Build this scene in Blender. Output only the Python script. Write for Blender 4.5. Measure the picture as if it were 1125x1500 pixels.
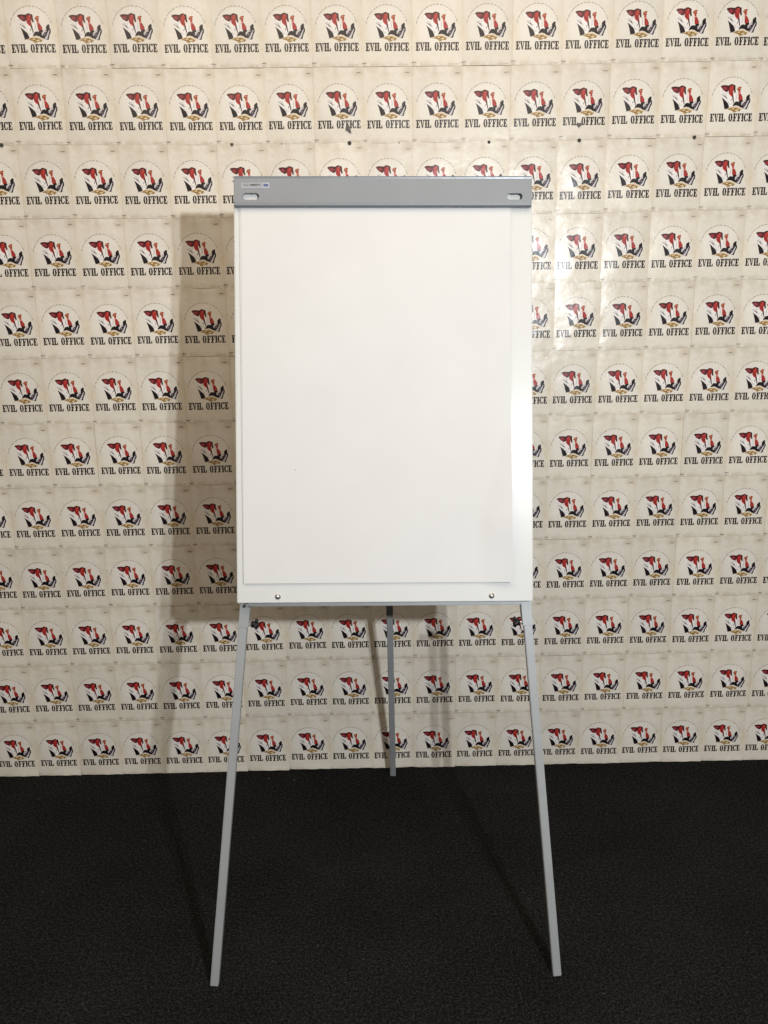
import bpy, bmesh, math, random
import numpy as np
from mathutils import Vector, Matrix
random.seed(7)
S = bpy.context.scene
for o in list(bpy.data.objects): bpy.data.objects.remove(o)
C = S.collection

# ------------------------------------------------------------------ camera
R = [[0.9997260665783452, -0.017954225573501903, -0.01501457917645714],
     [-0.01865891364224494, -0.22411667870458066, -0.9743836817538145],
     [0.014129286800172742, 0.9743969212340952, -0.22439029200042254]]
CAMZ = 1.5604
cd = bpy.data.cameras.new('camera'); cam = bpy.data.objects.new('camera', cd); C.objects.link(cam)
rt, dn, fw = [Vector(r) for r in R]
m = Matrix(((rt[0], -dn[0], -fw[0], 0), (rt[1], -dn[1], -fw[1], 0), (rt[2], -dn[2], -fw[2], CAMZ), (0, 0, 0, 1)))
cam.matrix_world = m
cd.sensor_fit = 'VERTICAL'; cd.sensor_height = 36; cd.sensor_width = 27
cd.lens = 36 * 1210 / 1500
cd.clip_start = .05; cd.clip_end = 60
S.camera = cam
S.render.resolution_x = 768; S.render.resolution_y = 1024

# ------------------------------------------------------------------ light
w = bpy.data.worlds.new('World'); S.world = w; w.use_nodes = True
bg = w.node_tree.nodes['Background']
bg.inputs[0].default_value = (1.0, .84, .68, 1); bg.inputs[1].default_value = .185
def lamp(name, loc, power, color, radius):
    l = bpy.data.lights.new(name, 'POINT'); l.energy = power; l.color = color; l.shadow_soft_size = radius
    o = bpy.data.objects.new(name, l); C.objects.link(o); o.location = loc; return o
lamp('photo_lamp', (.78, -.55, 1.895), 148, (.90, .955, 1.0), .022)
lamp('photo_lamp', (.89, -.55, 1.925), 116, (.90, .955, 1.0), .022)
al = bpy.data.lights.new('ceiling_light', 'AREA'); al.shape = 'RECTANGLE'; al.size = 3.2; al.size_y = 1.6
al.energy = 40; al.color = (1.0, .84, .66)
ao = bpy.data.objects.new('ceiling_light', al); C.objects.link(ao); ao.location = (-.2, .7, 3.1)
ao.rotation_euler = (math.radians(22), 0, 0)
S.view_settings.view_transform = 'Standard'; S.view_settings.look = 'None'
S.view_settings.exposure = 0; S.view_settings.gamma = 1
S.render.engine = 'CYCLES'

# ------------------------------------------------------------------ helpers
def tag(o, label=None, cat=None, group=None, kind=None):
    if label: o['label'] = label
    if cat: o['category'] = cat
    if group: o['group'] = group
    if kind: o['kind'] = kind
    return o
def empty(name, loc):
    o = bpy.data.objects.new(name, None); C.objects.link(o); o.location = loc; o.empty_display_size = .05; return o
def link(name, me, parent=None, origin=None, mats=()):
    o = bpy.data.objects.new(name, me); C.objects.link(o)
    for mt in mats: me.materials.append(mt)
    if parent is not None: o.parent = parent
    if origin is not None: o.location = origin
    return o
def mesh(name, verts, faces, smooth=False):
    me = bpy.data.meshes.new(name); me.from_pydata([tuple(v) for v in verts], [], faces); me.update()
    if smooth:
        for p in me.polygons: p.use_smooth = True
    return me
def from_bm(name, bm, smooth=False):
    me = bpy.data.meshes.new(name); bmesh.ops.recalc_face_normals(bm, faces=bm.faces); bm.to_mesh(me); bm.free()
    if smooth:
        for p in me.polygons: p.use_smooth = True
    return me
def nodes(name):
    mt = bpy.data.materials.new(name); mt.use_nodes = True
    nt = mt.node_tree; return mt, nt, nt.nodes['Principled BSDF']
def noise(nt, scale, detail=4, rough=.55, vec=None):
    n = nt.nodes.new('ShaderNodeTexNoise'); n.inputs['Scale'].default_value = scale
    n.inputs['Detail'].default_value = detail; n.inputs['Roughness'].default_value = rough
    if vec is not None: nt.links.new(vec, n.inputs['Vector'])
    return n
def coord(nt, kind='Object'):
    return nt.nodes.new('ShaderNodeTexCoord').outputs[kind]
def ramp(nt, fac, stops):
    r = nt.nodes.new('ShaderNodeValToRGB'); e = r.color_ramp.elements
    e[0].position, e[0].color = stops[0][0], (*stops[0][1], 1); e[1].position, e[1].color = stops[-1][0], (*stops[-1][1], 1)
    for p, c in stops[1:-1]:
        x = e.new(p); x.color = (*c, 1)
    nt.links.new(fac, r.inputs[0]); return r
def bump(nt, b, h, strength, dist, prev=None):
    n = nt.nodes.new('ShaderNodeBump'); n.inputs['Strength'].default_value = strength; n.inputs['Distance'].default_value = dist
    nt.links.new(h, n.inputs['Height'])
    if prev is not None: nt.links.new(prev.outputs[0], n.inputs['Normal'])
    nt.links.new(n.outputs[0], b.inputs['Normal']); return n
def painted(name, col, rough, metal=0., var=.04, bs=.02, bscale=900, spec=.5):
    mt, nt, b = nodes(name); v = coord(nt)
    n = noise(nt, 9, 5, .6, v)
    c0 = tuple(c * (1 - var) for c in col); c1 = tuple(min(1, c * (1 + var)) for c in col)
    nt.links.new(ramp(nt, n.outputs[0], [(.3, c0), (.7, c1)]).outputs[0], b.inputs['Base Color'])
    n2 = noise(nt, 40, 3, .5, v)
    mr = nt.nodes.new('ShaderNodeMapRange'); mr.inputs[3].default_value = rough * .85; mr.inputs[4].default_value = rough * 1.15
    nt.links.new(n2.outputs[0], mr.inputs[0]); nt.links.new(mr.outputs[0], b.inputs['Roughness'])
    b.inputs['Metallic'].default_value = metal; b.inputs['Specular IOR Level'].default_value = spec
    if bs: bump(nt, b, noise(nt, bscale, 2, .5, v).outputs[0], bs, .0005)
    return mt

# ------------------------------------------------------------------ printed sheet artwork (drawn here as an array)
PPM = 3.6                     # pixels per millimetre
X0, X1, Y0, Y1 = -10.5, 139.5, -41.5, 169.5   # sheet extents in mm, origin at the lower left of the lettering
W, H = int((X1 - X0) * PPM), int((Y1 - Y0) * PPM)
SS = 2
yy, xx = np.mgrid[0:H * SS, 0:W * SS]
GX = X0 + (xx + .5) / (PPM * SS); GY = Y0 + (yy + .5) / (PPM * SS)
rng = np.random.RandomState(4)
def vnoise(cell, seed, oct=4):
    r = np.random.RandomState(seed); out = np.zeros((H, W)); amp = 1; tot = 0
    ys, xs = np.mgrid[0:H, 0:W] / PPM
    for k in range(oct):
        cs = cell / 2 ** k; gh, gw = int(220 / cs) + 3, int(160 / cs) + 3
        g = r.rand(gh, gw); fy, fx = ys / cs, xs / cs; iy, ix = fy.astype(int), fx.astype(int)
        ty, tx = fy - iy, fx - ix; ty = ty * ty * (3 - 2 * ty); tx = tx * tx * (3 - 2 * tx)
        out += amp * ((g[iy, ix] * (1 - tx) + g[iy, ix + 1] * tx) * (1 - ty) + (g[iy + 1, ix] * (1 - tx) + g[iy + 1, ix + 1] * tx) * ty)
        tot += amp; amp *= .55
    return out / tot
def up(a): return np.repeat(np.repeat(a, SS, 0), SS, 1)
def cl(a): return np.clip(a, 0, 1)
gx = X0 + (np.arange(W) + .5) / PPM; gy = Y0 + (np.arange(H) + .5) / PPM
gx, gy = np.meshgrid(gx, gy)
def mixc(a, c, t): return a * (1 - t[..., None]) + np.array(c)[None, None] * t[..., None]
img = np.zeros((H, W, 3)) + np.array([225, 218, 204.])
n1, n2, n3 = vnoise(34, 1), vnoise(16, 2), vnoise(5, 3, 3)
img = mixc(img, (213, 201, 182), cl((n1 - .5) * 2.6) * .6)
img = mixc(img, (231, 225, 216), cl((.5 - n1) * 3) * .6)
img = mixc(img, (207, 196, 181), cl((n2 - .56) * 3) * .35)
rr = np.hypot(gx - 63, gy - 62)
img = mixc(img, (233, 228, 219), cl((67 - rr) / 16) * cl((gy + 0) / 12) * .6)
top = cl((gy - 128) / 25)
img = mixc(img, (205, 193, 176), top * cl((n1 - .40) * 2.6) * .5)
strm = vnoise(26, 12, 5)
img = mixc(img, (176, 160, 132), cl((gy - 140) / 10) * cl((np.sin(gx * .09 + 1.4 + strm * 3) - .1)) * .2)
ed = np.minimum(gx - X0, X1 - gx)
img = mixc(img, (209, 195, 172), cl(1 - ed / 14) * cl(.35 + (n2 - .4) * 2) * .5)
img = mixc(img, (222, 206, 176), cl(1 - abs(gy - 40) / 45) * cl(1 - ed / 20) * .5)
bt = gy - Y0 - 3.5 * vnoise(22, 9)
img = mixc(img, (178, 164, 138), cl(1 - bt / 15) * .38 * cl(.4 + (n2 - .4) * 3))
img = mixc(img, (148, 132, 108), cl(1 - abs(bt - 3.5) / 3.6) * cl((vnoise(18, 21) - .42) * 4) * .42)
img = mixc(img, (158, 142, 118), cl(1 - np.hypot(gx - X0 - 4, gy - Y0 - 6) / 16) * .34 * cl(n3 + .2))
img = mixc(img, (166, 150, 126), cl(1 - (gy - Y0) / 1.6) * .45)
img = mixc(img, (172, 156, 130), cl(1 - (Y1 - gy) / 2.0) * .4)
img = mixc(img, (168, 150, 124), cl(1 - (gx - X0) / 1.3) * .35)
img *= (1 + (vnoise(1.2, 30, 2) - .5) * .05)[..., None]
big = up(img)
def poly(pts, col, alpha=1., tex=0., dist=0.):
    P = np.array(pts, float)
    xa, xb, ya, yb = P[:, 0].min(), P[:, 0].max(), P[:, 1].min(), P[:, 1].max()
    s = PPM * SS
    i0, i1 = max(0, int((xa - X0) * s) - 1), min(W * SS, int((xb - X0) * s) + 2)
    j0, j1 = max(0, int((ya - Y0) * s) - 1), min(H * SS, int((yb - Y0) * s) + 2)
    if i1 <= i0 or j1 <= j0: return
    x, y = GX[j0:j1, i0:i1], GY[j0:j1, i0:i1]
    ins = np.zeros(x.shape, bool)
    for k in range(len(P)):
        (xa, ya), (xb, yb) = P[k], P[k - 1]
        if ya == yb: continue
        ins ^= ((ya > y) != (yb > y)) & (x < (xb - xa) * (y - ya) / (yb - ya) + xa)
    t = ins * alpha
    if dist: t = t * cl(1 - dist * cl((up(vnoise(2.2, 55, 2))[j0:j1, i0:i1] - .56) * 7))
    c = np.array(col, float)[None, None] * np.ones(x.shape + (1,))
    if tex: c = c * (1 + tex * (up(n3)[j0:j1, i0:i1] - .5)[..., None] * 2)
    big[j0:j1, i0:i1] = big[j0:j1, i0:i1] * (1 - t[..., None]) + c * t[..., None]
def Z(pts): return [((px - 70) / 7.148 + (1112 - py) / 78., (1112 - py) / 7.8) for px, py in pts]
WHT, GRY, DRK, RED, DRD = (234, 230, 226), (136, 130, 128), (22, 14, 20), (148, 36, 38), (110, 26, 28)
SKN, GLD = (204, 84, 62), (148, 118, 72)
# chair back, shirt, arm behind the head
poly(Z([(232, 540), (262, 560), (330, 640), (400, 700), (430, 760), (446, 826), (345, 834), (320, 760), (290, 670), (255, 590)]), DRK, tex=.3)
poly(Z([(176, 395), (200, 380), (250, 440), (330, 470), (400, 480), (450, 560), (520, 690), (520, 745), (480, 800), (445, 815), (425, 760), (395, 705), (320, 640), (245, 575), (205, 490)]), WHT, tex=.12)
poly(Z([(505, 470), (540, 480), (590, 560), (615, 640), (600, 672), (560, 680), (530, 706), (505, 640), (488, 560)]), WHT, tex=.12)
poly(Z([(225, 500), (290, 535), (375, 600), (382, 620), (330, 596), (262, 556)]), GRY, .75, tex=.4)
poly(Z([(300, 540), (330, 556), (352, 600), (330, 590)]), (110, 102, 98), .7)
poly(Z([(455, 640), (470, 610), (478, 624), (462, 672), (452, 664)]), (80, 70, 68), .8)
poly(Z([(555, 520), (572, 560), (582, 640), (566, 600)]), GRY, .7)
poly(Z([(240, 470), (300, 500), (340, 560), (290, 530)]), (196, 188, 178), .7)
poly(Z([(395, 640), (430, 700), (450, 770), (420, 720)]), (188, 180, 170), .6)
poly(Z([(186, 352), (210, 328), (270, 320), (360, 330), (400, 350), (396, 400), (372, 440), (350, 470), (310, 466), (250, 425), (214, 380)]), (66, 16, 22), tex=.3)
poly(Z([(215, 375), (262, 352), (320, 362), (352, 392), (330, 440), (296, 440), (252, 416)]), (128, 44, 50), tex=.35)
poly(Z([(250, 378), (290, 368), (318, 388), (300, 412), (262, 400)]), (150, 66, 68), .6)
# head, hair
poly(Z([(360, 330), (395, 305), (430, 298), (470, 318), (496, 322), (508, 350), (514, 410), (532, 470), (524, 490), (500, 480), (476, 420), (440, 340), (400, 340), (370, 360)]), (52, 26, 30), tex=.3)
poly(Z([(376, 352), (410, 324), (452, 330), (476, 362), (482, 410), (476, 440), (470, 468), (486, 520), (500, 590), (478, 580), (452, 560), (400, 520), (378, 470), (372, 400)]), RED, tex=.25)
poly(Z([(398, 372), (430, 350), (456, 362), (462, 400), (440, 440), (412, 430), (396, 400)]), (192, 66, 54), .8)
poly(Z([(420, 338), (450, 338), (462, 362), (436, 356)]), (224, 116, 84), .8)
poly(Z([(452, 384), (470, 380), (474, 398), (456, 400)]), (90, 26, 26), .8)
poly(Z([(396, 500), (446, 540), (470, 566), (440, 560), (400, 526)]), (226, 98, 84), .7)
poly(Z([(462, 560), (492, 540), (506, 600), (530, 690), (520, 716), (500, 660), (480, 610)]), (70, 40, 40))
poly(Z([(470, 450), (500, 470), (512, 500), (490, 490)]), (232, 190, 170), .8)
# raised fist and forearm
poly(Z([(546, 412), (566, 366), (600, 356), (640, 360), (642, 376), (628, 392), (634, 430), (620, 470), (640, 510), (600, 480), (578, 440), (560, 430)]), (150, 74, 52), tex=.3)
poly(Z([(566, 378), (600, 368), (616, 392), (600, 420), (572, 410)]), (196, 116, 78), .8)
poly(Z([(584, 440), (622, 440), (640, 500), (676, 548), (704, 600), (706, 640), (680, 656), (622, 650), (610, 600), (604, 540), (592, 490)]), (164, 42, 40), tex=.25)
poly(Z([(600, 486), (634, 486), (640, 500), (602, 504)]), (226, 196, 180), .9)
poly(Z([(640, 540), (676, 590), (690, 640), (664, 620), (640, 580)]), (194, 66, 58), .6)
# seat, trousers, shoes
poly(Z([(512, 770), (530, 720), (560, 680), (606, 672), (630, 690), (640, 650), (700, 640), (720, 650), (716, 690), (690, 740), (740, 790), (800, 800), (760, 822), (690, 808), (640, 776), (580, 760), (520, 776)]), DRK, tex=.3)
poly(Z([(690, 690), (730, 670), (770, 610), (790, 620), (800, 680), (770, 700), (720, 760), (690, 740)]), (196, 188, 190), .95, tex=.2)
poly(Z([(776, 580), (800, 545), (832, 522), (850, 545), (852, 600), (876, 640), (878, 690), (856, 740), (846, 780), (834, 846), (800, 848), (740, 826), (700, 800), (720, 740), (752, 690), (790, 680)]), DRK, tex=.3)
poly(Z([(846, 636), (854, 650), (820, 780), (800, 842), (748, 824), (790, 760), (816, 690)]), (214, 210, 214), .95)
poly(Z([(730, 740), (780, 700), (792, 726), (744, 800), (722, 790)]), (72, 62, 72), tex=.5)
poly(Z([(750, 720), (764, 716), (760, 748), (748, 752)]), (190, 184, 190), .8)
# desk with gold scroll
poly(Z([(330, 842), (400, 826), (470, 796), (560, 766), (620, 780), (690, 812), (780, 836), (700, 850), (560, 846), (420, 852)]), (222, 204, 176), .8)
poly(Z([(410, 850), (470, 812), (520, 800), (560, 812), (600, 800), (660, 830), (720, 856), (690, 872), (680, 896), (620, 886), (590, 912), (540, 916), (520, 880), (470, 862)]), GLD, tex=.5)
poly(Z([(500, 826), (556, 822), (560, 846), (520, 850)]), (228, 206, 160), .9)
poly(Z([(574, 852), (650, 850), (640, 876), (590, 880)]), (232, 214, 172), .9)
poly(Z([(560, 820), (600, 812), (612, 840), (578, 838)]), (116, 80, 40), .8)
poly(Z([(446, 846), (500, 850), (530, 880), (486, 868)]), (110, 78, 44), .7)
poly(Z([(330, 842), (420, 822), (424, 830), (334, 848)]), (90, 78, 70), .8)
poly(Z([(618, 330), (626, 300), (640, 262), (630, 258), (610, 300), (608, 340)]), (206, 204, 196), .8)
# lettering
INK = (22, 12, 10)
def L(pts, ox): poly([(ox + a, b) for a, b in pts], INK, 1., dist=.3)
def rct(ox, a, b, c, d): L([(a, b), (c, b), (c, d), (a, d)], ox)
HT = 22.6
def stem(ox, a, wd=4.6): 
    rct(ox, a, 0, a + wd, HT); L([(a - .9, HT * .5), (a, HT * .5 + 1.4), (a + wd, HT * .5 + 1.4), (a + wd + .9, HT * .5), (a + wd, HT * .5 - 1.4), (a, HT * .5 - 1.4)], ox)
def serif(ox, a, b, y, s=1): L([(a, y), (b, y), (b, y + s * 2.2), (b - 1, y + s * 2.9), (a + 1, y + s * 2.9), (a, y + s * 2.2)], ox)
def gE(ox):
    stem(ox, 2); serif(ox, 0, 11.4, 0); serif(ox, 0, 11.2, HT, -1)
    L([(9, 0), (12, 0), (12, 7.6), (10.2, 7.6)], ox); L([(8.8, HT), (11.6, HT), (11.6, 15.4), (10, 15.4)], ox)
    rct(ox, 5, 10, 8.6, 12.6); rct(ox, 7.4, 8.2, 8.8, 14.4)
def gF(ox):
    stem(ox, 2.4); serif(ox, 0, 8.6, 0); serif(ox, 0, 11.4, HT, -1)
    L([(9, HT), (12.2, HT), (12.2, 15), (10.2, 15)], ox); rct(ox, 5, 9.6, 9, 12.6); rct(ox, 7.8, 7.6, 9.3, 14.6)
def gI(ox): stem(ox, 1.6); serif(ox, 0, 7.1, 0); serif(ox, 0, 7.1, HT, -1)
def gL(ox):
    stem(ox, 2); serif(ox, 0, 12, 0); serif(ox, 0, 7.6, HT, -1); L([(8.6, 0), (12.8, 0), (12.8, 8.2), (10.8, 8.2)], ox)
def gV(ox):
    serif(ox, -.4, 6.4, HT, -1); serif(ox, 8.2, 13.8, HT, -1)
    L([(1.2, HT), (5.6, HT), (8.2, 5.5), (10.2, HT), (12.2, HT), (8.6, 0), (5.6, 0)], ox)
def ring(ox, w_, a0, a1, th=4.4):
    n = 40; o, i = [], []
    for k in range(n + 1):
        a = math.radians(a0 + (a1 - a0) * k / n); ca, sa = math.cos(a), math.sin(a)
        sx = math.copysign(abs(ca) ** .75, ca); sy = math.copysign(abs(sa) ** .8, sa)
        o.append((w_ / 2 + sx * w_ / 2, HT / 2 + sy * HT / 2)); i.append((w_ / 2 + sx * (w_ / 2 - th), HT / 2 + sy * (HT / 2 - 2.2)))
    for k in range(n): L([o[k], o[k + 1], i[k + 1], i[k]], ox)
def gO(ox):
    ring(ox, 11.6, 0, 360)
    for a in (-.8, 9.0): rct(ox, a, HT / 2 - 1.2, a + 3.4, HT / 2 + 1.2)
def gC(ox):
    ring(ox, 12, 38, 322); L([(8.6, HT), (12, HT), (12, 15.2), (10.6, 15.2)], ox); L([(9, 3), (12, 5), (11.6, 8), (9.8, 8)], ox)
    rct(ox, -.8, HT / 2 - 1.2, 3, HT / 2 + 1.2)
gE(0); gV(12.4); gI(26.2); gL(33.2); gO(56.4); gF(69.2); gF(82.2); gI(95.2); gC(103.4); gE(116)
# the ring of tiny print, too small to read: word lengths as in the photograph
a = 170.; r2 = random.Random(3)
for wl in (3, 5, 5, 6, 3, 3, 3, 3, 2, 8, 3, 6):
    for k in range(wl):
        h_ = r2.choice((2.1, 2.3, 3.0)); al_ = r2.uniform(.4, .9)
        for (p0, p1, q0, q1) in r2.choice((((0, .5, 0, 1), (1.0, 1.5, 0, 1), (0, 1.5, .4, .65)), ((0, .5, 0, 1), (0, 1.4, 0, .25), (0, 1.4, .75, 1)), ((.5, 1, 0, 1), (0, 1.5, .75, 1)), ((0, .5, 0, 1), (.9, 1.4, 0, 1), (0, 1.4, 0, .25)))):
            pts = []
            for (s_, t_) in ((p0, q0), (p1, q0), (p1, q1), (p0, q1)):
                aa = math.radians(a - s_ * 1.3 / 61.5 * 57.3); rad = 60 + t_ * h_
                pts.append((63 + rad * math.cos(aa), 62 + rad * math.sin(aa)))
            poly(pts, (66, 54, 48), al_)
        a -= 2.86 / 61.5 * 57.3
    a -= 2.2 / 61.5 * 57.3
    if a < 12: break
big = big.reshape(H, SS, W, SS, 3).mean((1, 3))
px = np.ones((H, W, 4), np.float32); px[..., :3] = cl(big / 255.)
im = bpy.data.images.new('sheet_print', W, H, alpha=False)
im.colorspace_settings.name = 'sRGB'
im.pixels.foreach_set(px.ravel()); im.update(); im.pack()

# ------------------------------------------------------------------ materials
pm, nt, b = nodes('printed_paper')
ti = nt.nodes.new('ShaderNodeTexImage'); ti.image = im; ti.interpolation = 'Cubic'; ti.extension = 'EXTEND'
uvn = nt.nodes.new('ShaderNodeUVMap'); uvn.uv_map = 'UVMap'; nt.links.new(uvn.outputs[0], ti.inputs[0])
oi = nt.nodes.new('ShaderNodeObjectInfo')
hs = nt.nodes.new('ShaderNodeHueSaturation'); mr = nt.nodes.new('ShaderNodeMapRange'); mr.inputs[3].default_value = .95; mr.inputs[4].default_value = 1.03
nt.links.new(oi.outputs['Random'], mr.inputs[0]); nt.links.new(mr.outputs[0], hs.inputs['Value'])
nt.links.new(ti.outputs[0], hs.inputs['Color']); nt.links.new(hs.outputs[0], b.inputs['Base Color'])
gp = nt.nodes.new('ShaderNodeNewGeometry')
n = noise(nt, 3.2, 3, .5, gp.outputs['Position'])
mr2 = nt.nodes.new('ShaderNodeMapRange'); mr2.inputs[3].default_value = .25; mr2.inputs[4].default_value = .37
nt.links.new(noise(nt, 14, 3, .5, gp.outputs['Position']).outputs[0], mr2.inputs[0]); nt.links.new(mr2.outputs[0], b.inputs['Roughness'])
b.inputs['Specular IOR Level'].default_value = .5
b1 = bump(nt, b, noise(nt, 11, 3, .5, gp.outputs['Position']).outputs[0], .42, .009)
bump(nt, b, noise(nt, 420, 2, .5, gp.outputs['Position']).outputs[0], .06, .0006, b1)

M_white = painted('white_enamel', (.60, .605, .588), .29, var=.015, bs=.05, bscale=500, spec=.16)
M_paper, nt, b = nodes('plain_paper')
nt.links.new(ramp(nt, noise(nt, 6, 5, .6, coord(nt)).outputs[0], [(.3, (.605, .600, .590)), (.7, (.63, .626, .617))]).outputs[0], b.inputs['Base Color'])
b.inputs['Roughness'].default_value = .8; b.inputs['Specular IOR Level'].default_value = .15
bb = bump(nt, b, noise(nt, 3.5, 3, .5, coord(nt)).outputs[0], .12, .01); bump(nt, b, noise(nt, 700, 2, .6, coord(nt)).outputs[0], .08, .0004, bb)
M_bar = painted('silver_grey_plastic', (.195, .215, .24), .38, metal=.3, var=.03, bs=.12, bscale=1200)
M_tube = painted('silver_lacquer', (.345, .355, .36), .42, metal=.2, var=.05, bs=.08, bscale=800)
M_tray = painted('grey_steel', (.215, .225, .235), .45, metal=.3, var=.06)
M_black = painted('black_plastic', (.006, .006, .006), .45, var=.1, bs=.1, bscale=300)
M_nut = painted('bright_nickel', (.72, .72, .70), .3, metal=1., var=.1)
M_rust = painted('dull_screw', (.09, .085, .06), .5, metal=.6, var=.4)
M_staple = painted('staple_wire', (.2, .18, .16), .4, metal=.6, var=.2)
M_lbl = painted('label_silver', (.36, .39, .46), .3, var=.02)
M_lblin = painted('label_grey', (.27, .28, .30), .35, var=.02)
M_ink = painted('label_ink', (.03, .03, .035), .5, var=.05)
M_inkl = painted('label_ink_pale', (.17, .17, .18), .5, var=.05)
M_blue = painted('label_blue', (.02, .035, .18), .4, var=.1)
M_wall = painted('plaster', (.5, .46, .38), .8, var=.05, bs=.2, bscale=60)

# carpet
M_car, nt, b = nodes('needle_felt'); v = coord(nt)
na, nb_, nc = noise(nt, 250, 4, .7, v), noise(nt, 120, 3, .6, v), noise(nt, 2.2, 4, .6, v)
mx = nt.nodes.new('ShaderNodeMath'); mx.operation = 'MULTIPLY_ADD'; nt.links.new(nb_.outputs[0], mx.inputs[0]); mx.inputs[1].default_value = .45
nt.links.new(na.outputs[0], mx.inputs[2])
mz = nt.nodes.new('ShaderNodeMath'); mz.operation = 'MULTIPLY_ADD'; nt.links.new(nc.outputs[0], mz.inputs[0]); mz.inputs[1].default_value = .16
nt.links.new(mx.outputs[0], mz.inputs[2])
nt.links.new(ramp(nt, mz.outputs[0], [(.69, (.0035, .0035, .0035)), (.81, (.0115, .0116, .0110)), (.96, (.042, .042, .039))]).outputs[0], b.inputs['Base Color'])
b.inputs['Roughness'].default_value = 1.; b.inputs['Specular IOR Level'].default_value = .06
bump(nt, b, mx.outputs[0], 1., .006)

# ------------------------------------------------------------------ setting
WY = 2.6848
fl = link('floor', mesh('floor', [(-4, -2.5, 0), (4, -2.5, 0), (4, WY + .2, 0), (-4, WY + .2, 0)], [(0, 1, 2, 3)]), mats=[M_car]); tag(fl, kind='structure')
bm = bmesh.new(); bmesh.ops.create_cube(bm, size=1, matrix=Matrix.Translation((0, WY + .056, 1.5)) @ Matrix.Diagonal((8, .1, 3, 1)))
wl = link('wall', from_bm('wall', bm), mats=[M_wall]); tag(wl, kind='structure')

# carpet fibres standing proud, and lint
r3 = random.Random(11); V, F = [], []
for i in range(90000):
    y_ = 1.0 + (WY - 1.0) * r3.random() ; x_ = r3.uniform(-1.45, 1.6)
    an = r3.uniform(0, 6.28); ln = r3.uniform(.0025, .006); wd = .00045; hh = r3.uniform(.0006, .0028)
    dx, dy = math.cos(an), math.sin(an); k = len(V)
    V += [(x_ - dy * wd, y_ + dx * wd, .0002), (x_ + dy * wd, y_ - dx * wd, .0002), (x_ + dx * ln, y_ + dy * ln, hh)]
    F.append((k, k + 1, k + 2))
M_fib, nt, b = nodes('felt_fibre'); v = coord(nt)
nt.links.new(ramp(nt, noise(nt, 300, 1, .5, v).outputs[0], [(.35, (.006, .006, .006)), (.6, (.022, .022, .021)), (.74, (.085, .084, .078))]).outputs[0], b.inputs['Base Color'])
b.inputs['Roughness'].default_value = .9; b.inputs['Specular IOR Level'].default_value = .1
tag(link('carpet_pile', mesh('carpet_pile', V, F), mats=[M_fib]), 'short dark felt pile of the carpet', 'carpet', kind='stuff')
V, F = [], []
def q_floor(px_, py_):
    d = (px_ - 562.5) / 1210 * rt + (py_ - 750) / 1210 * dn + fw
    t = -CAMZ / d.z; return (d.x * t, d.y * t)
spots = [q_floor(*p) for p in ((394, 1142), (431, 1144), (400, 1410), (57, 1172), (506, 1441), (805, 1143), (912, 1385), (360, 1146), (264, 1365))] + [(r3.uniform(-1.1, 1.2), r3.uniform(1.45, 2.6)) for _ in range(26)]
for i, (x_, y_) in enumerate(spots):
    s_ = (.0022 if i < 2 else r3.uniform(.0006, .0013)); k = len(V)
    V += [(x_ - s_, y_, .003), (x_, y_ - s_ * .6, .0032), (x_ + s_, y_ + s_ * .3, .0035), (x_ + .2 * s_, y_ + s_ * .7, .0045)]
    F += [(k, k + 1, k + 3), (k + 1, k + 2, k + 3), (k + 2, k, k + 3), (k, k + 1, k + 2)]
tag(link('lint', mesh('lint', V, F), mats=[painted('lint', (.3, .29, .27), .9)]), 'pale specks of lint scattered on the dark carpet', 'lint', kind='stuff')

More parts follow.
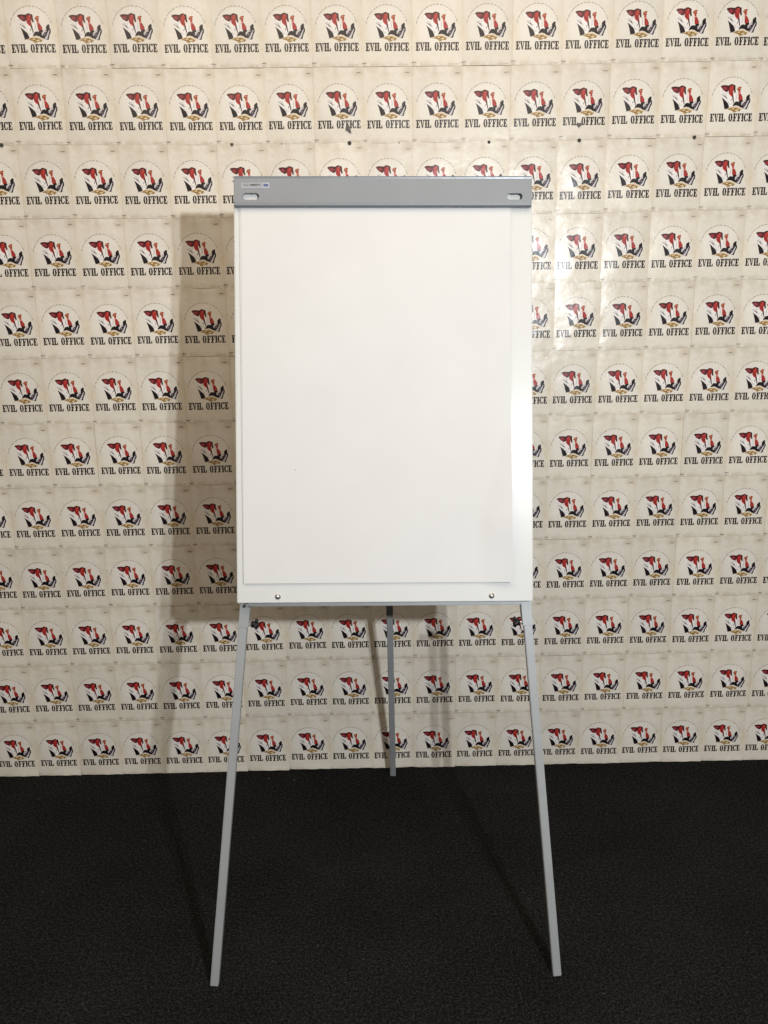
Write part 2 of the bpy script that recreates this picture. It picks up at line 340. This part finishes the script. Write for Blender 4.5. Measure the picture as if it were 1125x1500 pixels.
# ------------------------------------------------------------------ posters
ROWS = {
 1:[(1, -1.0312, 2.3445), (5, -0.4369, 2.3399), (6, -0.2896, 2.3396), (10, 0.3015, 2.3393), (11, 0.4494, 2.3397), (15, 1.0433, 2.3437), (16, 1.1883, 2.3435)],
 2:[(1, -1.0336, 2.135), (4, -0.5859, 2.1299), (5, -0.4368, 2.1282), (6, -0.2893, 2.1285), (10, 0.3003, 2.1276), (11, 0.4476, 2.1279), (15, 1.0423, 2.1352), (16, 1.1916, 2.1349)],
 3:[(0, -1.1835, 1.9253), (1, -1.0347, 1.9244), (4, -0.5866, 1.9207), (5, -0.4387, 1.9208), (12, 0.5937, 1.9191), (15, 1.0395, 1.9234), (16, 1.1894, 1.9241)],
 4:[(1, -1.0335, 1.7132), (4, -0.5882, 1.7123), (5, -0.4389, 1.7116), (12, 0.5927, 1.7122), (15, 1.0368, 1.7136), (16, 1.1857, 1.7142)],
 5:[(0, -1.1774, 1.5038), (1, -1.0293, 1.5036), (4, -0.5835, 1.5037), (5, -0.4351, 1.5029), (12, 0.5963, 1.5034), (16, 1.1901, 1.5042)],
 6:[(0, -1.1818, 1.2954), (4, -0.5855, 1.2928), (5, -0.4353, 1.2909), (12, 0.5919, 1.2935), (16, 1.1864, 1.2953)],
 7:[(0, -1.1841, 1.0872), (4, -0.5867, 1.086), (12, 0.5879, 1.0845), (16, 1.1828, 1.0859)],
 8:[(0, -1.185, 0.8785), (4, -0.5885, 0.8785), (12, 0.5895, 0.8781), (16, 1.1845, 0.8777)],
 9:[(0, -1.1876, 0.6681), (4, -0.5906, 0.6701), (12, 0.5894, 0.6663), (16, 1.1852, 0.6679)],
 10:[(0, -1.1883, 0.4594), (4, -0.5932, 0.4596), (6, -0.2962, 0.4637), (10, 0.2912, 0.4607), (12, 0.5876, 0.4599), (16, 1.1836, 0.4578)],
 11:[(0, -1.1903, 0.2483), (4, -0.5957, 0.2486), (6, -0.3, 0.252), (10, 0.2906, 0.2502), (12, 0.5878, 0.2476), (16, 1.1823, 0.2481)],
 12:[(0, -1.1945, 0.0387), (4, -0.6008, 0.037), (6, -0.3036, 0.0414), (10, 0.2861, 0.0381), (13, 0.7315, 0.0369), (16, 1.1766, 0.0373)]}
ROWS[0] = [(c, x, z + .2095) for c, x, z in ROWS[1]]
def at(row, c):
    K = ROWS[row]
    if c <= K[0][0]: return K[0][1] + (c - K[0][0]) * .1483, K[0][2]
    if c >= K[-1][0]: return K[-1][1] + (c - K[-1][0]) * .1483, K[-1][2]
    for (a_, xa, za), (b_, xb, zb) in zip(K, K[1:]):
        if a_ <= c <= b_:
            t = (c - a_) / (b_ - a_); return xa + (xb - xa) * t, za + (zb - za) * t
NX, NY = 12, 14
def sheet_mesh(seed, bottom=False):
    r = random.Random(seed); A = r.uniform(.0010, .0026); sk = r.uniform(-.12, .12); B = r.uniform(-.0006, .0009)
    ph = r.uniform(0, 6.28); ph2 = r.uniform(0, 6.28); lift = r.uniform(.0003, .0014)
    V, UV = [], []
    for j in range(NY + 1):
        for i in range(NX + 1):
            u, v_ = i / NX, j / NY
            x = (X0 + (X1 - X0) * u) / 1000; z = (Y0 + (Y1 - Y0) * v_) / 1000
            if bottom:
                zb = -.0365 + .0012 * math.sin(u * 5 + ph) + .0006 * math.sin(u * 17 + ph2)
                z = zb + (.1695 - zb) * v_
            uu = u + sk * math.sin(math.pi * u)
            h = A * math.sin(math.pi * uu) * (.55 + .45 * math.sin(math.pi * v_)) + B * math.sin(2 * math.pi * v_ + ph) * math.sin(math.pi * u)
            h += .0004 * math.sin(9 * u + ph2) * math.sin(7 * v_ + ph) + lift * (1 - v_) ** 6 * math.sin(math.pi * u)
            if bottom: h += (.003 + .003 * math.sin(u * 4 + ph)) * (1 - v_) ** 4
            V.append((x, -h, z)); UV.append((u, (z * 1000 - Y0) / (Y1 - Y0)))
    F = []
    for j in range(NY):
        for i in range(NX):
            k = j * (NX + 1) + i; F.append((k, k + 1, k + NX + 2, k + NX + 1))
    me = mesh('poster_sheet', V, F, True); uv = me.uv_layers.new(name='UVMap')
    for lp in me.loops: uv.data[lp.index].uv = UV[lp.vertex_index]
    me.materials.append(pm); return me
VAR = [sheet_mesh(s) for s in range(10)]; VARB = [sheet_mesh(s + 50, True) for s in range(5)]
bm = bmesh.new(); bmesh.ops.create_cube(bm, size=1, matrix=Matrix.Diagonal((.0125, .0009, .0011, 1))); ST = from_bm('staple', bm); ST.materials.append(M_staple)

def proj(p):
    d = Vector(p) - Vector((0, 0, CAMZ)); z = d.dot(fw); return 562.5 + 1210 * d.dot(rt) / z, 750 + 1210 * d.dot(dn) / z
def hidden(x, z):
    px_, py_ = proj((x, WY, z)); return 346 < px_ < 777 and 262 < py_ < 882
ORD = ['', 'first', 'second', 'third', 'fourth', 'fifth', 'sixth', 'seventh', 'eighth', 'ninth', 'tenth', 'eleventh', 'twelfth', 'thirteenth', 'fourteenth', 'fifteenth', 'sixteenth', 'seventeenth', 'eighteenth', 'nineteenth', 'twentieth', 'twenty-first']
GROUP = 'printed sheets stapled edge to edge over the wall'
for row in range(0, 13):
    info = []
    for c in range(-2, 19):
        x, z = at(row, c)
        xa, xb, za, zb = x - .0095, x + .1385, max(z - .041, .001), z + .1675
        inn = []
        for i in range(9):
            for j in range(9):
                X_, Z_ = xa + (xb - xa) * i / 8, za + (zb - za) * j / 8
                px_, py_ = proj((X_, WY, Z_))
                if 2 < px_ < 1123 and 2 < py_ < 1498 and not hidden(X_, Z_): inn.append((px_, py_))
        if row == 0: inn = []
        pc = proj(((xa + xb) / 2, WY, (za + zb) / 2))
        info.append((c, x, z, len(inn) > 0, pc, 0 < pc[0] < 1125 and pc[1] > 0))
    left = [t for t in info if t[3] and (row in (1, 2, 3, 10, 11, 12) or t[4][0] < 562)]
    right = [t for t in info if t[3] and t not in left]
    for t in info:
        c, x, z, vis, pc, infr = t
        g = GROUP
        if vis:
            rw = '%s row from the top' % ORD[row] if row < 12 else 'bottom row above the carpet'
            if t in left:
                lab = 'cream printed sheet in the %s, %s from the left edge' % (rw, ORD[left.index(t) + 1])
            else:
                lab = 'cream printed sheet in the %s, %s from the right edge' % (rw, ORD[len(right) - right.index(t)])
        elif infr and row > 0:
            lab = 'cream printed sheet wholly hidden behind the flip chart board'; g = 'printed sheets hidden behind the flip chart board'
        else:
            lab = 'cream printed sheet of the same wall beyond the edge of the picture'; g = 'printed sheets beyond the edge of the picture'
        r = random.Random(row * 40 + c)
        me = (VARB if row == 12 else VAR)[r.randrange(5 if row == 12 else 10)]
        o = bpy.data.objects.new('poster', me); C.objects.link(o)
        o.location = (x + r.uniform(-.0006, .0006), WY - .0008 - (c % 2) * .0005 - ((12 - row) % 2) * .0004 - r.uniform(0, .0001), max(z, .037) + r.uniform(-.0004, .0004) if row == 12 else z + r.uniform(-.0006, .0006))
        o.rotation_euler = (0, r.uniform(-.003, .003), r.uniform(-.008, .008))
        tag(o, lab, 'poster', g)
        if infr or vis:
            for (sx, sz) in ((-.0055, -.0325), (.1235, .151)):
                if row == 12 and sz < 0: continue
                s = bpy.data.objects.new('staple', ST); C.objects.link(s); s.parent = o
                s.location = (sx + r.uniform(-.002, .002), -.0022, sz + r.uniform(-.002, .003)); s.rotation_euler = (0, r.uniform(-.16, .1), 0)

# ------------------------------------------------------------------ screws in the wall
def screw_mesh(rad):
    bm = bmesh.new()
    bmesh.ops.create_cone(bm, cap_ends=True, segments=14, radius1=rad, radius2=rad * .72, depth=rad * .7, matrix=Matrix.Translation((0, -rad * .35, 0)) @ Matrix.Rotation(math.radians(90), 4, 'X'))
    bmesh.ops.create_cone(bm, cap_ends=True, segments=8, radius1=rad * .4, radius2=rad * .4, depth=rad * 2.2, matrix=Matrix.Translation((0, rad * .6, 0)) @ Matrix.Rotation(math.radians(90), 4, 'X'))
    me = from_bm('screw', bm); me.materials.append(M_rust)
    return me
def slot_mesh(rad):
    bm = bmesh.new(); bmesh.ops.create_cube(bm, size=1, matrix=Matrix.Diagonal((rad * 1.5, rad * .16, rad * .34, 1)))
    bmesh.ops.create_cube(bm, size=1, matrix=Matrix.Diagonal((rad * .34, rad * .15, rad * 1.5, 1)))
    me = from_bm('cross_slot', bm); me.materials.append(M_black); return me
SCR = [(-1.0913, 2.0938, .0062, 'dark screw head at the left edge of the picture, below the second row of sheets'),
       (-.4022, 2.0877, .0048, 'dark screw head above left corner of the board, below the second row of sheets'),
       (-.2521, 2.0879, .0018, 'tiny dark nail head in the seam above the left half of the board'),
       (-.0481, 2.0875, .0062, 'largest dark screw head in the seam above the middle of the board'),
       (.1016, 2.0867, .0018, 'tiny dark nail head in the seam just right of the middle of the board'),
       (.3738, 2.0855, .0046, 'dark screw head in the seam above the right part of the clamp bar'),
       (.6478, 2.0872, .0056, 'dark screw head in the seam first to the right of the board'),
       (.7986, 2.0893, .0018, 'tiny dark nail head in the seam between the two right-hand screws'),
       (.9986, 2.0919, .0056, 'dark screw head in the seam nearest the right edge of the picture')]
for x, z, rad, lab in SCR:
    o = link('screw' if rad > .003 else 'nail', screw_mesh(rad), origin=(x, WY - .0055 + .001, z))
    o.rotation_euler = (random.uniform(-.25, .25), random.uniform(0, 3), random.uniform(-.25, .25))
    tag(o, lab, 'screw' if rad > .003 else 'nail', 'screws and nails along the seam under the second row')
    if rad > .003:
        s = link('cross_slot', slot_mesh(rad), o, (0, -rad * .7, 0))
# torn paper scabs by the lettering
for x, z, lab in ((-.0513, 2.1258, 'grey torn scrap over the lettering of the sheet above the board middle'), (.6472, 2.1295, 'grey torn scrap over the lettering of a sheet right of the board')):
    V = [(-.004, -.006, .013), (.004, -.0065, .010), (.0075, -.0075, 0), (.009, -.0065, -.011), (.004, -.006, -.010), (-.001, -.008, -.004), (-.008, -.0065, -.003), (-.006, -.007, .003), (0, -.0105, .001)]
    if x > 0: V = [(a_ * .9, b_, c_ * .6) for a_, b_, c_ in V]
    o = link('paper_scrap', mesh('paper_scrap', V, [(i, (i + 1) % 8, 8) for i in range(8)]), origin=(x, WY, z), mats=[painted('torn_grey_paper', (.13, .12, .11), .8, var=.4)])
    if x > 0: o.rotation_euler = (0, -1.1, 0)
    tag(o, lab, 'paper scrap')

# ------------------------------------------------------------------ flip chart
BC = Vector((.03365731, 1.96657489, 1.40075675 - .0000))
UX = Vector((0.99991611, -0.00227312, -0.01275158)); UY = Vector((0.01294514, 0.20878887, 0.97787506)); N = UX.cross(UY) * -1
if N.y < 0: N = -N
def Bp(u, v, w_): return BC + UX * u + UY * v + N * w_
EB = Vector((.0133, 1.6955, 0))
fc = empty('flip_chart', EB); tag(fc, 'silver-legged tripod flip chart easel with a white board and grey clamp bar', 'flip chart')
def loc(p): return p - EB
def box(bm, u0, u1, v0, v1, w0, w1, bev=0., seg=2):
    vs = [bm.verts.new(loc(Bp(u, v, w_))) for u in (u0, u1) for v in (v0, v1) for w_ in (w0, w1)]
    fs = [bm.faces.new([vs[i] for i in f]) for f in ((0, 1, 3, 2), (4, 6, 7, 5), (0, 4, 5, 1), (2, 3, 7, 6), (0, 2, 6, 4), (1, 5, 7, 3))]
    if bev:
        bmesh.ops.bevel(bm, geom=list({e for f in fs for e in f.edges}), offset=bev, segments=seg, affect='EDGES')
def part(name, bm, mat, parent=fc, smooth=False):
    return link(name, from_bm(name, bm, smooth), parent, mats=[mat])
bm = bmesh.new(); box(bm, -.35, .35, -.4995, .4985, 0, .013, .0012); bd = part('board', bm, M_white)
# thin edge trim around the board
bm = bmesh.new()
box(bm, -.3512, -.3501, -.4990, .4975, .001, .0155, .0003, 1); part('edge_trim', bm, M_white, bd)
bm = bmesh.new(); box(bm, .3501, .3512, -.4990, .4975, .001, .0155, .0003, 1); part('edge_trim', bm, M_white, bd)
# prism along a line
def tube(bm, A, B_, wd, dp, wdir=None, bev=.0015):
    d = (B_ - A).normalized(); n_ = N - d * N.dot(d); n_.normalize(); s = d.cross(n_).normalized()
    vs = []
    for P_ in (A, B_):
        for a_, b_ in ((-1, -1), (1, -1), (1, 1), (-1, 1)): vs.append(bm.verts.new(loc(P_ + s * a_ * wd / 2 + n_ * b_ * dp / 2)))
    fs = [bm.faces.new([vs[i] for i in f]) for f in ((0, 1, 2, 3), (7, 6, 5, 4), (0, 4, 5, 1), (1, 5, 6, 2), (2, 6, 7, 3), (3, 7, 4, 0))]
    if bev: bmesh.ops.bevel(bm, geom=list({e for f in fs for e in f.edges}), offset=bev, segments=2, affect='EDGES')
FL, FR, F3 = Vector((-.402, 1.694, .0)), Vector((.4285, 1.697, .0)), Vector((.0557, 2.638, .0))
TL_, TR_ = Vector((-.3087, 1.8831, .9051)), Vector((.3656, 1.8819, .8980))
SL_, SR_ = Vector((-.31270, 1.87102, .84859)), Vector((.36844, 1.86929, .83903))
def onl(A, B_, z): t = (z - A.z) / (B_.z - A.z); return A + (B_ - A) * t
for Fp, T, zs, side in ((FL, TL_, .850, -1), (FR, TR_, .8405, 1)):
    Fp = Fp + Vector((0, .011, 0)); T = T + N * .012
    OFF = Vector((side * (.0016 if side < 0 else .0012), -.0008, 0))
    bm = bmesh.new(); tube(bm, onl(Fp, T, .0) + OFF, onl(Fp, T, 1.02) + OFF, .0198, .0195); lg = part('leg', bm, M_tube)
    bm = bmesh.new(); tube(bm, onl(Fp, T, zs), onl(Fp, T, 1.80), .0240, .0240, bev=.0008); sl = part('leg_sleeve', bm, M_tube, lg)
    # clamp knob on the inner side
    d = (T - Fp).normalized(); n_ = (N - d * N.dot(d)).normalized(); s = d.cross(n_).normalized()
    if s.x * side > 0: s = -s
    K = onl(Fp, T, zs + (.0065 if side < 0 else .0075))
    bm = bmesh.new()
    rotq = s.to_track_quat('Z', 'Y').to_matrix().to_4x4()
    def cyl(bm, a0, a1, r0, r1, seg=20, off=Vector((0, 0, 0))):
        bmesh.ops.create_cone(bm, cap_ends=True, segments=seg, radius1=r0, radius2=r1, depth=a1 - a0, matrix=Matrix.Translation(loc(K + s * ((a0 + a1) / 2) + off)) @ rotq)
    cyl(bm, .0115, .023, .003, .003, 12); part('bolt', bm, M_nut, lg)
    bm = bmesh.new(); cyl(bm, .0165, .0195, .0062, .0085); cyl(bm, .0195, .029, .0085, .0066); cyl(bm, .029, .0335, .0066, .0052)
    # three lobes of the wing grip
    for k in range(3):
        a_ = 1.25 + k * 2.094
        o2 = (d * math.sin(a_) + n_ * math.cos(a_))
        bmesh.ops.create_uvsphere(bm, u_segments=12, v_segments=8, radius=1, matrix=Matrix.Translation(loc(K + s * .0285 + o2 * .0095)) @ rotq @ Matrix.Diagonal((.0056, .0056, .0045, 1)))
    part('knob', bm, M_black, lg, True)
# rear leg: passes the sight line through the spot where the photograph shows it under the board
ry = Vector((0.01864185, 0.94908824, -0.33400707)); cp = Vector((0, 0, CAMZ))
best = None
for k in range(-200, 200):
    T3 = Bp(k * .001, .42, .045); n2v = (T3 - F3).cross(ry); dd = abs((cp - F3).dot(n2v)) / n2v.length
    if best is None or dd < best[0]: best = (dd, T3)
T3 = best[1]
bm = bmesh.new(); tube(bm, F3, onl(F3, T3, .70), .0195, .0195); rl = part('leg', bm, M_tube); rl['label'] = 'rear leg reaching back to the foot of the wall'
bm = bmesh.new(); tube(bm, onl(F3, T3, .675), T3, .0205, .0215); part('leg_sleeve', bm, M_tray, rl)  # darker upper piece: the board's shadow on the leg, put into its colour
# crossbars behind the board
bm = bmesh.new(); box(bm, -.27, .27, .405, .430, .052, .062, .001); part('rear_crossbar', bm, M_tray)
bm = bmesh.new(); box(bm, -.3275, .3235, -.5085, -.5005, .001, .014, .0012); cb = part('crossbar', bm, M_tray)
bm = bmesh.new()
bmesh.ops.create_cone(bm, cap_ends=True, segments=16, radius1=.0042, radius2=.0036, depth=.006, matrix=Matrix.Translation(loc(Bp(-.3275, -.5052, -.0015))) @ (-N).to_track_quat('Z', 'Y').to_matrix().to_4x4())
part('rivet', bm, M_tray, cb)
# acorn nuts on the board
for u, v in ((-.2549, -.4849), (.2523, -.4862)):
    q = (-N).to_track_quat('Z', 'Y').to_matrix().to_4x4(); bm = bmesh.new()
    bmesh.ops.create_cone(bm, cap_ends=True, segments=24, radius1=.0068, radius2=.0066, depth=.0012, matrix=Matrix.Translation(loc(Bp(u, v, -.0006))) @ q)
    bmesh.ops.create_uvsphere(bm, u_segments=20, v_segments=12, radius=.0050, matrix=Matrix.Translation(loc(Bp(u, v, -.0018))) @ q @ Matrix.Diagonal((1, 1, .9, 1)))
    part('acorn_nut', bm, M_nut, fc, True)
# clamp bar: front plate with two hand slots, rolled top and bottom edges, end cheeks
cu = bpy.data.curves.new('plate', 'CURVE'); cu.dimensions = '2D'; cu.fill_mode = 'BOTH'; cu.extrude = .0024; cu.bevel_depth = .0006; cu.bevel_resolution = 2
def loop(pts):
    sp = cu.splines.new('POLY'); sp.points.add(len(pts) - 1); sp.use_cyclic_u = True
    for p_, q_ in zip(sp.points, pts): p_.co = (q_[0], q_[1], 0, 1)
def rrect(x0, x1, y0, y1, rs, n=7):
    out = []
    for (cx, cy, a0, r_) in ((x1 - rs[0], y1 - rs[0], 0, rs[0]), (x0 + rs[0], y1 - rs[0], 90, rs[0]), (x0 + rs[1], y0 + rs[1], 180, rs[1]), (x1 - rs[1], y0 + rs[1], 270, rs[1])):
        for k in range(n): a_ = math.radians(a0 + 90 * k / (n - 1)); out.append((cx + r_ * math.cos(a_), cy + r_ * math.sin(a_)))
    return out
loop(rrect(-.3476, .3476, .4365, .4945, (.001, .006)))
loop(rrect(-.3285, -.2895, .4435, .4598, (.0078, .0078))); loop(rrect(.2885, .3262, .4435, .4598, (.0078, .0078)))
tmp = bpy.data.objects.new('tmp', cu); C.objects.link(tmp); dg = bpy.context.evaluated_depsgraph_get(); dg.update()
me = bpy.data.meshes.new_from_object(tmp.evaluated_get(dg)); bpy.data.objects.remove(tmp)
bm = bmesh.new(); bm.from_mesh(me)
for v_ in bm.verts: v_.co = loc(Bp(v_.co.x, v_.co.y, -.0135 - v_.co.z))
def sweep(bm, prof, u0, u1):
    a_ = [bm.verts.new(loc(Bp(u0, v, w_))) for w_, v in prof]; b_ = [bm.verts.new(loc(Bp(u1, v, w_))) for w_, v in prof]
    for i in range(len(prof)):
        j = (i + 1) % len(prof); bm.faces.new((a_[i], a_[j], b_[j], b_[i]))
    bm.faces.new(a_[::-1]); bm.faces.new(b_)
sweep(bm, [(-.0165, .4930), (-.0172, .4955), (-.0160, .4985), (-.0130, .4998), (.0, .4998), (.0, .4985), (-.0120, .4982), (-.0140, .4965)], -.3476, .3476)
sweep(bm, [(-.0158, .4400), (-.0163, .4370), (-.0160, .4312), (-.0120, .4281), (-.0060, .4285), (-.0060, .4297), (-.0102, .4294), (-.0138, .4325), (-.0142, .4390)], -.3470, .3470)
box(bm, -.3480, -.3466, .4345, .4985, -.0140, .0, .0004, 1); box(bm, .3466, .3480, .4345, .4985, -.0140, .0, .0004, 1)
bar = part('clamp_bar', bm, M_bar)
# label on the bar
lb = bmesh.new(); box(lb, -.3305, -.2655, .4708, .4833, -.0172, -.0164, .0003, 1); lab = part('name_plate', lb, M_lbl)
lb = bmesh.new(); box(lb, -.3283, -.2800, .4730, .4826, -.0175, -.0171); part('plate_field', lb, M_lblin, lab)
def text(s, u, v, size, mat, name, bold=0., sx=1.):
    c_ = bpy.data.curves.new('t', 'FONT'); c_.body = s; c_.size = size; c_.offset = bold; c_.extrude = .00005; c_.space_character = .95
    t = bpy.data.objects.new('t', c_); C.objects.link(t); dg = bpy.context.evaluated_depsgraph_get(); dg.update()
    me = bpy.data.meshes.new_from_object(t.evaluated_get(dg)); bpy.data.objects.remove(t)
    for v_ in me.vertices: v_.co = loc(Bp(u + v_.co.x * sx, v + v_.co.y, -.01765 - v_.co.z))
    return link(name, me, lab, mats=[mat])
text('lega', -.3265, .4758, .0083, M_inkl, 'pale_lettering', 0, 1.02)
text('master', -.3106, .4758, .0083, M_ink, 'bold_lettering', .00022, 1.08)
bm = bmesh.new()
for i, (du, dv, ru, rv) in enumerate(((0, 0, .0060, .0034), (-.0024, .0014, .0022, .0017), (.0024, -.0009, .0030, .0019))):
    vs = [bm.verts.new(loc(Bp(-.2737 + du + ru * math.cos(k * .2618), .4772 + dv + rv * math.sin(k * .2618), -.01745 - .00006 * i))) for k in range(24)]; bm.faces.new(vs)
em = part('oval_emblem', bm, M_blue, lab)
bm = bmesh.new()
for du, dv in ((-.0018, .0006), (.0012, .0002), (0, -.0014)):
    vs = [bm.verts.new(loc(Bp(-.2737 + du + .0016 * math.cos(k * .6283), .4772 + dv + .00035 * math.sin(k * .6283), -.01775))) for k in range(10)]; bm.faces.new(vs)
part('emblem_streak', bm, M_lbl, lab)

# ------------------------------------------------------------------ paper pad hanging from the clamp
PE = Bp(0, -.455, 0); pe = empty('paper_pad', PE); tag(pe, 'blank white flip chart paper pad hanging from the grey clamp bar', 'paper pad')
def fold(u, v):   # lower right corner bends away from the crease line
    pu = .300 - .075 * max(0, min(1, (-.06 - v) / .24)) ** .8
    if v > -.06: return 0
    t = u - pu; e_ = .004
    return .28 * (0 if t < -e_ else t if t > e_ else (t + e_) ** 2 / (4 * e_)) * (1 - .5 * max(0, (-.33 - v) / .12))
def sheet(u0, u1, v0, v1, w0, curl, seed, skew=0.):
    r = random.Random(seed); nx, ny = 64, 84; V = []
    for j in range(ny + 1):
        for i in range(nx + 1):
            a_, b_ = i / nx, j / ny; u = u0 + (u1 - u0) * a_ + skew * b_; v = v0 + (v1 - v0) * b_
            h = 0
            if curl:
                f_ = fold(u, v); h = f_
                h += .0006 * math.sin(3 * u + 4 * v) * (1 - b_) + .0006 * (1 - b_)
                if v > .36 and u > .22: h += .0012 * ((u - .22) / .08) ** 2 * (1 - abs(v - .405) / .045)
            h = max(h, 0)
            V.append(Bp(u, v, w0 - h) - PE)
    F = [(j * (nx + 1) + i, j * (nx + 1) + i + 1, (j + 1) * (nx + 1) + i + 1, (j + 1) * (nx + 1) + i) for j in range(ny) for i in range(nx)]
    return link('paper_sheet', mesh('paper_sheet', V, F, True), pe, mats=[M_paper])
sheet(-.3368, .2975, -.4520, .4840, -.0012, False, 1, -.0022)
sheet(-.3362, .2980, -.4525, .4840, -.0026, False, 2, -.0020)
sheet(-.3350, .2982, -.4528, .4840, -.0034, False, 3, .0003)
sheet(-.3348, .2984, -.4532, .4840, -.0043, True, 4, .0010)
# tiny ink dots on the top sheet
bm = bmesh.new()
for u, v, r_ in ((-.211, -.185, .0009), (.012, -.125, .0004), (.02, -.09, .0004)):
    vs = [bm.verts.new(Bp(u + r_ * math.cos(k * .785), v + r_ * math.sin(k * .785), -.0062) - PE) for k in range(8)]; bm.faces.new(vs)
link('ink_dot', from_bm('ink_dot', bm), pe, mats=[M_ink])
